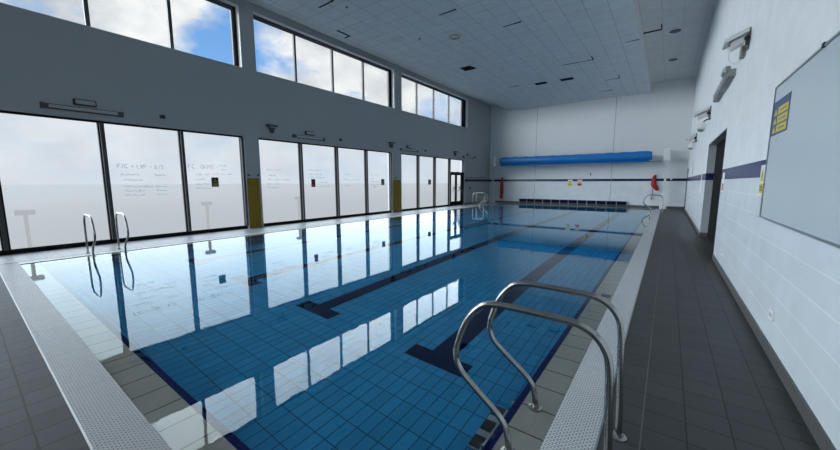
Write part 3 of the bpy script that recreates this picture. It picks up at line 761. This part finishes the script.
# ---- pool cover reel on two posts at the far end
t = thing('cover_reel', 'raised reel holding the rolled blue pool cover at the far end', 'pool cover', (-5.6, 24.9, 0))
def loc(x): return x + 5.6
zc = 3.17
bm = B(); n = 40; seg = 20
pts, rad = [], []
for k in range(n + 1):
    x = -10.5 + (9.6) * k / n
    rr = 0.295 + 0.012 * math.sin(k * 1.7) + 0.006 * math.sin(k * 4.1)
    if k in (0, n): rr = 0.24
    pts.append((loc(x), 0, zc - 0.02 * math.sin(math.pi * k / n))); rad.append(rr)
tube(bm, pts, rad, seg); cr = link('cover_roll', bm, 'cover', t, smooth=True)
bm = B()      # loose hanging edge of the sheet
pr = [(0.0, zc - 0.30), (-0.16, zc - 0.27), (-0.25, zc - 0.345), (-0.235, zc - 0.35), (-0.155, zc - 0.285), (0.0, zc - 0.315)]
prism(bm, pr, 'x', loc(-10.45), loc(-1.0)); link('loose_edge', bm, 'cover', cr)
bm = B(); tube(bm, [(loc(-11.05), 0, zc), (loc(-0.2), 0, zc)], 0.085, 16); link('axle', bm, 'white_plastic', t)
for (x, s) in ((-11.1, -1), (-0.16, 1)):
    bm = bbox((loc(x) - .055, -.055, 0.14), (loc(x) + .055, .055, zc - .3), .008); po = link('post', bm, 'white_plastic', t)
    link('post_base', bbox((loc(x) - .17, -.2, 0), (loc(x) + .17, .2, .15), .01), 'white_plastic', po)
    link('gear_housing', bbox((loc(x) - .17, -.22, zc - .33), (loc(x) + .17, .22, zc + .36), .04), 'white_plastic', po)
bm = B(); tube(bm, smoothpath([(-3.0, YF - .02, 2.86), (-2.4, YF - .02, 2.82), (-1.4, YF - .02, 2.85), (-.4, YF - .02, 2.86)], 5), .014, 6)
link('wall_cable', bm, 'grey_metal', label='thin grey cable along the far wall below the blue cover', cat='cable')

# ---- red rescue buoys
def hook_on(t, z):
    bm = B(); tube(bm, [(0, .0, z), (0, -.09, z), (0, -.1, z + .04)], .012, 8); link('hanger', bm, 'grey_metal', t)
t = thing('rescue_tube', 'long thin red rescue tube hanging by the post nearest the windows', 'rescue tube', (-10.6, YF, 0))
hook_on(t, 2.0)
bm = B(); tube(bm, [(0, -.09, .28), (0, -.09, .34), (.01, -.09, .8), (.0, -.09, 1.3), (.0, -.09, 1.6), (.03, -.09, 1.72), (.02, -.09, 1.98)], [.05, .11, .13, .13, .12, .08, .06], 12); link('foam', bm, 'red', t, smooth=True)
bm = B(); tube(bm, [(0, -.09, .3), (.04, -.06, .16)], .012, 6); link('strap', bm, 'white_plastic', t)
t = thing('rescue_buoy', 'fat red rescue buoy with dangling strap beside the post nearest the block wall', 'rescue buoy', (-.65, YF, 0))
hook_on(t, 2.03)
bm = B(); tube(bm, smoothpath([(.02, -.1, 2.02), (-.06, -.1, 1.88), (-.08, -.1, 1.6), (-.06, -.1, 1.4), (.08, -.1, 1.22), (.14, -.1, 1.08)], 4), [.04, .06, .08, .09, .10, .105, .11, .12, .125, .13, .13, .13, .13, .13, .125, .12, .11, .10, .09, .08, .05], 12); link('foam', bm, 'red', t, smooth=True)
bm = B(); tube(bm, smoothpath([(-.05, -.12, 1.3), (-.1, -.08, 1.05), (-.08, -.06, .9), (-.14, -.05, .75)], 4), .018, 6); link('strap', bm, 'dark_metal', t)
bm = bbox((-.17, -.1, .50), (-.10, -.04, .72), .02); link('strap_pad', bm, 'pinkpad', t)

# ---- safety signs on the far wall
def farsign(x, z, m1, m2, label, tri):
    t = thing('safety_sign', label, 'sign', (x, YF - .001, z), 'safety signs on the far wall')
    bm = B(); box(bm, (-.15, -.006, -.22), (.15, 0, .22)); link('plate', bm, 'whitepaper', t)
    bm = B(); quad(bm, ((-.13, -.007, -.2), (.13, -.007, -.2), (.13, -.007, -.04), (-.13, -.007, -.04))); link('lower_field', bm, m1, t)
    bm = B()
    if tri: prism(bm, [(-.12, 0), (.12, 0), (0, .19)], 'y', -.0075, -.006)
    else: tube(bm, [(.09 * math.cos(a), -.009, .1 + .09 * math.sin(a)) for a in (2 * math.pi * k / 20 for k in range(21))], .018, 6)
    link('symbol', bm, m2, t)
farsign(-5.58, 1.55, 'yellowpaper', 'yellowpaper', 'small white and yellow warning sign on the far navy band', True)
farsign(-4.96, 1.55, 'redpaper', 'redpaper', 'small white and red prohibition sign on the far navy band', False)
bm = bbox((-.03, -.04, -.09), (.03, 0, .09), .008)
link('wall_switch', bm, 'dark_metal', label='tiny dark switch on the far wall above the navy band', cat='switch', loc=(-4.3, YF, 2.12))
bm = bbox((-.05, -.04, -.06), (.05, 0, .06), .008)
link('wall_socket', bm, 'white_plastic', label='tiny white socket on the far navy band between post and block wall', cat='socket', loc=(.13, YF, 1.78))

# ---- long low navy bench against the far wall
t = thing('low_bench', 'long low navy bench of twelve panels against the far wall', 'bench', (-5.6, YF - .06, 0))
x0, x1, n = -9.15, -2.05, 12; w = (x1 - x0) / n
for k in range(n):
    a = x0 + k * w + 5.6
    link('panel', bbox((a + .03, -.12, .14), (a + w - .03, -.05, .335), .01), 'benchnavy', t)
bm = B(); box(bm, (x0 + 5.6, -.14, .335), (x1 + 5.6, .04, .35)); link('top_board', bm, 'benchnavy', t)
for k in range(n + 1):
    a = x0 + k * w + 5.6
    bm = B(); box(bm, (a - .02, -.11, 0), (a + .02, .0, .335)); link('leg', bm, 'grey_metal', t)

# ---- right wall fittings
def bigflood(y, z, label, box_cable):
    t = thing('floodlight', label, 'floodlight', (XR, y, z), 'white floodlights on the block wall')
    bm = B(); box(bm, (-.02, -.05, -.16), (0, .05, .16)); box(bm, (-.05, -.012, -.1), (-.02, .012, .08)); link('wall_mount', bm, 'grey_metal', t)
    bm = B(); prism(bm, [(-.31, -.05), (-.31, -.0), (-.26, .03), (-.03, .13), (-.03, .07), (-.25, -.03)], 'y', -.17, .17); link('head', bm, 'white_plastic', t)
    bm = B(); prism(bm, [(-.235, -.04), (-.05, .03), (-.06, -.06), (-.215, -.13)], 'y', -.12, .12); link('gear_box', bm, 'white_plastic', t)
    bm = B(); prism(bm, [(-.30, -.055), (-.25, -.035), (-.25, -.042), (-.30, -.062)], 'y', -.16, .16); link('lamp_glass', bm, 'glasslens', t)
    bm = B(); disc(bm, (-.045, -.135, -.02), .035, .02, 'y', 14); link('pivot_knob', bm, 'black', t)
    if not box_cable: t.scale = (1.25, 1.25, 1.25)
    if box_cable:
        j = thing('junction_box', 'small beige junction box below the nearest white floodlight', 'junction box', (XR + .002, y + .33, z - .10))
        link('body', bbox((-.06, -.10, -.085), (0, .10, .085), .008), 'tan', j)
        bm = B(); box(bm, (-.064, -.08, -.068), (-.06, .08, .068)); link('cover_plate', bm, 'tan', j)
        bm = B(); tube(bm, smoothpath([(-.045, -.1, 0.1), (-.12, -.02, .16), (-.20, .0, .05), (-.19, .03, -.08), (-.11, .05, -.16), (-.04, .06, -.1)], 5), .006, 6); link('cable', bm, 'white_plastic', j)
bigflood(7.6, 3.83, 'nearest white floodlight on the block wall, with a looped cable below', True)
bigflood(13.5, 3.64, 'white floodlight on the block wall above the doorway recess', False)
bigflood(19.4, 3.52, 'small distant floodlight on the block wall near the far corner', False)
t = batten(1, 8.8, 11.4, 3.63, 'long caged strip light on the block wall beyond the nearest floodlight')
bm = B()
for k in range(9):
    y = -1.15 + k * .2875
    tube(bm, [(0, y, -.07), (-.125, y, -.07), (-.125, y, .07), (0, y, .07)], .006, 6)
for z in (-.07, 0, .07): tube(bm, [(-.125, -1.15, z), (-.125, 1.15, z)], .006, 6)
link('wire_guard', bm, 'steel_flat', t)
bulkhead(9.85, 3.90, 'bulkhead light above the caged strip light on the block wall', .42, XR + .002, -1, 'grey_metal')
def spot(y, z, label):
    t = thing('wall_speaker', label, 'speaker', (XR, y, z), 'drooping white wall speakers')
    bm = B(); tube(bm, [(0, 0, .1), (-.1, 0, .08), (-.18, 0, 0)], .02, 8); link('arm', bm, 'dark_metal', t)
    bm = B(); tube(bm, [(-.15, -.02, .0), (-.17, -.03, -.05), (-.21, -.09, -.21), (-.215, -.1, -.23)], [.05, .09, .1, .08], 16); link('body', bm, 'white_plastic', t)
    bm = B(); tube(bm, [(-.215, -.1, -.23), (-.217, -.103, -.238)], .078, 16); link('grille', bm, 'grey_metal', t)
spot(13.2, 3.33, 'white drooping wall speaker under the floodlight above the doorway recess')
spot(18.6, 3.22, 'white drooping wall speaker near the far corner')

# whiteboard, its poster and the signs next to it
t = thing('whiteboard', 'large framed whiteboard on the block wall next to the warning sign', 'whiteboard', (XR - .002, 4.0, 1.9))
by0, by1, bz0, bz1 = -1.35, 1.215, -.69, .69
bm = B(); box(bm, (-.018, by0, bz0), (0, by1, bz1)); link('panel', bm, 'board', t)
bm = B(); f = .018
box(bm, (-.028, by0, bz0), (0, by0 + f, bz1)); box(bm, (-.028, by1 - f, bz0), (0, by1, bz1)); box(bm, (-.028, by0 + f, bz0), (0, by1 - f, bz0 + f)); box(bm, (-.028, by0 + f, bz1 - f), (0, by1 - f, bz1)); link('board_frame', bm, 'boardrim', t)
bm = B(); box(bm, (-.034, -.19, bz1 - .02), (0, -.15, bz1 + .012)); link('clip', bm, 'black', t)
bm = B()
for (y, z, w, h) in ((.92, .10, .045, .03), (.80, .04, .03, .02), (.86, .13, .06, .02), (.72, .09, .04, .02)):
    quad(bm, ((-.0185, y, z), (-.0185, y + w, z + .01), (-.0185, y + w, z + h), (-.0185, y, z + h - .01)))
link('marker_smudge', bm, 'smudge', t)
P_ = thing('poster', 'navy poster with three yellow panels on the whiteboard', 'poster', (XR - .0208, 4.585, 2.075))
bm = B(); box(bm, (-.003, 0, 0), (0, .60, .345)); link('sheet', bm, 'navypaper', P_)
for k in range(3):
    z = .02 + k * .088
    bm = B(); quad(bm, ((-.0036, .03, z), (-.0036, .40, z), (-.0036, .40, z + .072), (-.0036, .03, z + .072))); q = link('yellow_panel', bm, 'yellowpaper', P_)
    bm = B(); box(bm, (-.0042, .10, z + .03), (-.0037, .33, z + .042)); link('text_line', bm, 'navypaper', q)
    bm = B(); prism(bm, [(.42, z + .005), (.56, z + .005), (.49, z + .068)], 'x', -.0042, -.003); link('warning_triangle', bm, 'yellowpaper', P_)
t = thing('warning_sign', 'narrow white and yellow warning sign beside the whiteboard', 'sign', (XR, 5.36, 1.46))
bm = B(); box(bm, (-.005, 0, 0), (0, .21, .33)); link('plate', bm, 'whitepaper', t)
bm = B(); quad(bm, ((-.0056, .01, .01), (-.0056, .2, .01), (-.0056, .2, .12), (-.0056, .01, .12))); lf = link('yellow_field', bm, 'yellowpaper', t)
bm = B(); box(bm, (-.0062, .03, .075), (-.0057, .18, .09)); box(bm, (-.0062, .05, .04), (-.0057, .16, .055)); link('text_line', bm, 'blackpaper', lf)
bm = B(); prism(bm, [(.02, .15), (.19, .15), (.105, .31)], 'x', -.0062, -.005); tr = link('warning_triangle', bm, 'yellowpaper', t)
bm = B(); box(bm, (-.0068, .09, .18), (-.0063, .12, .25)); link('symbol', bm, 'blackpaper', tr)
t = thing('notice', 'white and red notice on the block wall next to the doorway recess', 'notice', (XR + .002, 8.75, 1.40))
bm = B(); box(bm, (-.005, 0, 0), (0, .3, .38)); link('plate', bm, 'whitepaper', t)
bm = B(); quad(bm, ((-.0056, .04, .03), (-.0056, .26, .03), (-.0056, .26, .17), (-.0056, .04, .17))); link('red_field', bm, 'redpaper', t)
t = thing('notice', 'pale plain notice on the block wall beyond the doorway recess', 'notice', (XR + .002, 14.2, 1.25))
bm = B(); box(bm, (-.006, 0, 0), (0, .35, .65)); link('plate', bm, 'whitepaper', t)
bm = B(); box(bm, (-.0066, .05, .45), (-.006, .3, .6)); link('print', bm, 'lining', t)
t = thing('wall_panel', 'tall pale panel on the block wall before the far dark door', 'panel', (XR, 19.6, 1.9))
bm = bbox((-.03, 0, 0), (0, .6, .75), .006); link('body', bm, 'white_plastic', t)
bm = B(); box(bm, (-.034, .08, .08), (-.03, .52, .67)); link('face', bm, 'lining', t)
for k, (y, z, l) in enumerate(((4.35, .376, 'white double socket low on the block wall below the whiteboard'), (8.03, .33, 'white socket low on the block wall just before the doorway recess'), (15.2, .42, 'pale socket low on the block wall beyond the doorway recess'))):
    s_ = thing('wall_socket', l, 'socket', (XR, y, z), 'sockets low on the block wall')
    link('plate', bbox((-.014, -.07, -.045), (0, .07, .045), .004), 'white_plastic', s_)
    bm = B(); box(bm, (-.017, -.045, -.022), (-.014, -.005, .022)); box(bm, (-.017, .005, -.022), (-.014, .045, .022)); link('socket_face', bm, 'lining', s_)

# ---- outdoors beyond the frosted panes
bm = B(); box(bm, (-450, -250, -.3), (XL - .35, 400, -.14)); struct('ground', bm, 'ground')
for k, (y, h, w, x) in enumerate(((1.0, .85, .34, -13.1), (5.2, .86, .3, -13.1), (9.1, .9, .3, -13.4))):
    l = ('blurred bollard light seen through the nearest frosted pane', 'blurred bollard light seen through the pane beside the first yellow pad', 'blurred bollard light seen through the middle bay')[k]
    t = thing('bollard_light', l, 'bollard light', (x, y, -.14), 'bollard lights outside the frosted panes')
    bm = B(); box(bm, (-.04, -.035, 0), (.04, .035, h + .14)); link('post', bm, 'postmat', t)
    bm = bbox((-.08, -w / 2, h + .08), (.08, w / 2, h + .2), .01); link('lamp_head', bm, 'postmat', t)

# ------------------------------------------------------------------ sky and added fill suns
W = bpy.data.worlds.new('sky'); S.world = W; W.use_nodes = True
N, L = W.node_tree.nodes, W.node_tree.links
bg = N['Background']
tc = N.new('ShaderNodeTexCoord')
sp = N.new('ShaderNodeSeparateXYZ'); L.new(tc.outputs['Generated'], sp.inputs[0])
gr = N.new('ShaderNodeValToRGB')
gr.color_ramp.elements[0].position = 0.0; gr.color_ramp.elements[0].color = (0.62, 0.74, 0.88, 1)
gr.color_ramp.elements[1].position = 0.55; gr.color_ramp.elements[1].color = (0.09, 0.28, 0.72, 1)
e2 = gr.color_ramp.elements.new(0.22); e2.color = (0.24, 0.50, 0.90, 1)
L.new(sp.outputs['Z'], gr.inputs[0])
mp = N.new('ShaderNodeMapping'); mp.inputs['Scale'].default_value = (1, 1, 1.6); mp.inputs['Location'].default_value = (1.3, 0.4, 0.9)
L.new(tc.outputs['Generated'], mp.inputs[0])
nz = N.new('ShaderNodeTexNoise'); nz.inputs['Scale'].default_value = 4.2; nz.inputs['Detail'].default_value = 8; nz.inputs['Roughness'].default_value = 0.55
L.new(mp.outputs[0], nz.inputs['Vector'])
cr = N.new('ShaderNodeValToRGB'); cr.color_ramp.elements[0].position = 0.40; cr.color_ramp.elements[1].position = 0.54
L.new(nz.outputs['Fac'], cr.inputs[0])
nz2 = N.new('ShaderNodeTexNoise'); nz2.inputs['Scale'].default_value = 7; nz2.inputs['Detail'].default_value = 6
L.new(mp.outputs[0], nz2.inputs['Vector'])
cc = N.new('ShaderNodeValToRGB')
cc.color_ramp.elements[0].position = 0.35; cc.color_ramp.elements[0].color = (0.58, 0.62, 0.68, 1)
cc.color_ramp.elements[1].position = 0.62; cc.color_ramp.elements[1].color = (1.0, 1.0, 1.0, 1)
L.new(nz2.outputs['Fac'], cc.inputs[0])
mx = N.new('ShaderNodeMixRGB'); L.new(cr.outputs[0], mx.inputs[0]); L.new(gr.outputs[0], mx.inputs[1]); L.new(cc.outputs[0], mx.inputs[2])
L.new(mx.outputs[0], bg.inputs['Color']); bg.inputs['Strength'].default_value = SKY

sl = bpy.data.lights.new('sky_fill_sun', 'SUN'); sl.energy = SUN; sl.angle = math.radians(120); sl.color = (0.86, 0.93, 0.97)  # wide soft sun added to strengthen daylight through the windows
so = bpy.data.objects.new('sky_fill_sun', sl); COL.objects.link(so)
so.rotation_euler = Vector((1, 0.0, -0.42)).to_track_quat('-Z', 'Y').to_euler()
s2 = bpy.data.lights.new('block_wall_fill_sun', 'SUN'); s2.energy = SUN2; s2.angle = math.radians(76); s2.color = (0.87, 0.93, 0.97)  # second unseen sun added to brighten the block wall
so = bpy.data.objects.new('block_wall_fill_sun', s2); COL.objects.link(so)
so.rotation_euler = Vector((1, 0.85, -0.28)).to_track_quat('-Z', 'Y').to_euler()

# ------------------------------------------------------------------ camera
cam = bpy.data.cameras.new('camera'); co = bpy.data.objects.new('camera', cam); COL.objects.link(co)
yaw, pit, rol = -0.62989, 0.12592, 0.00109
fwd = Vector((math.sin(yaw) * math.cos(pit), math.cos(yaw) * math.cos(pit), -math.sin(pit)))
rt = Vector((math.cos(yaw), -math.sin(yaw), 0)); dn = fwd.cross(rt)
r2 = rt * math.cos(rol) + dn * math.sin(rol); d2 = -rt * math.sin(rol) + dn * math.cos(rol)
m = Matrix((r2, -d2, -fwd)).transposed().to_4x4(); m.translation = Vector((0, 0, 1.6))
co.matrix_world = m
cam.sensor_fit = 'HORIZONTAL'; cam.sensor_width = 36; cam.lens = 36 * 337.9 / 840; cam.clip_start = 0.05; cam.clip_end = 500
S.camera = co

S.view_settings.view_transform = 'Standard'; S.view_settings.look = 'None'; S.view_settings.gamma = 1; S.view_settings.use_curve_mapping = False
S.view_settings.exposure = EXPO
c = S.cycles
c.max_bounces = 12; c.diffuse_bounces = 6; c.glossy_bounces = 6; c.transmission_bounces = 8; c.transparent_max_bounces = 12
c.caustics_refractive = True; c.caustics_reflective = True; c.blur_glossy = 0.5; c.sample_clamp_indirect = 6
c.use_denoising = True
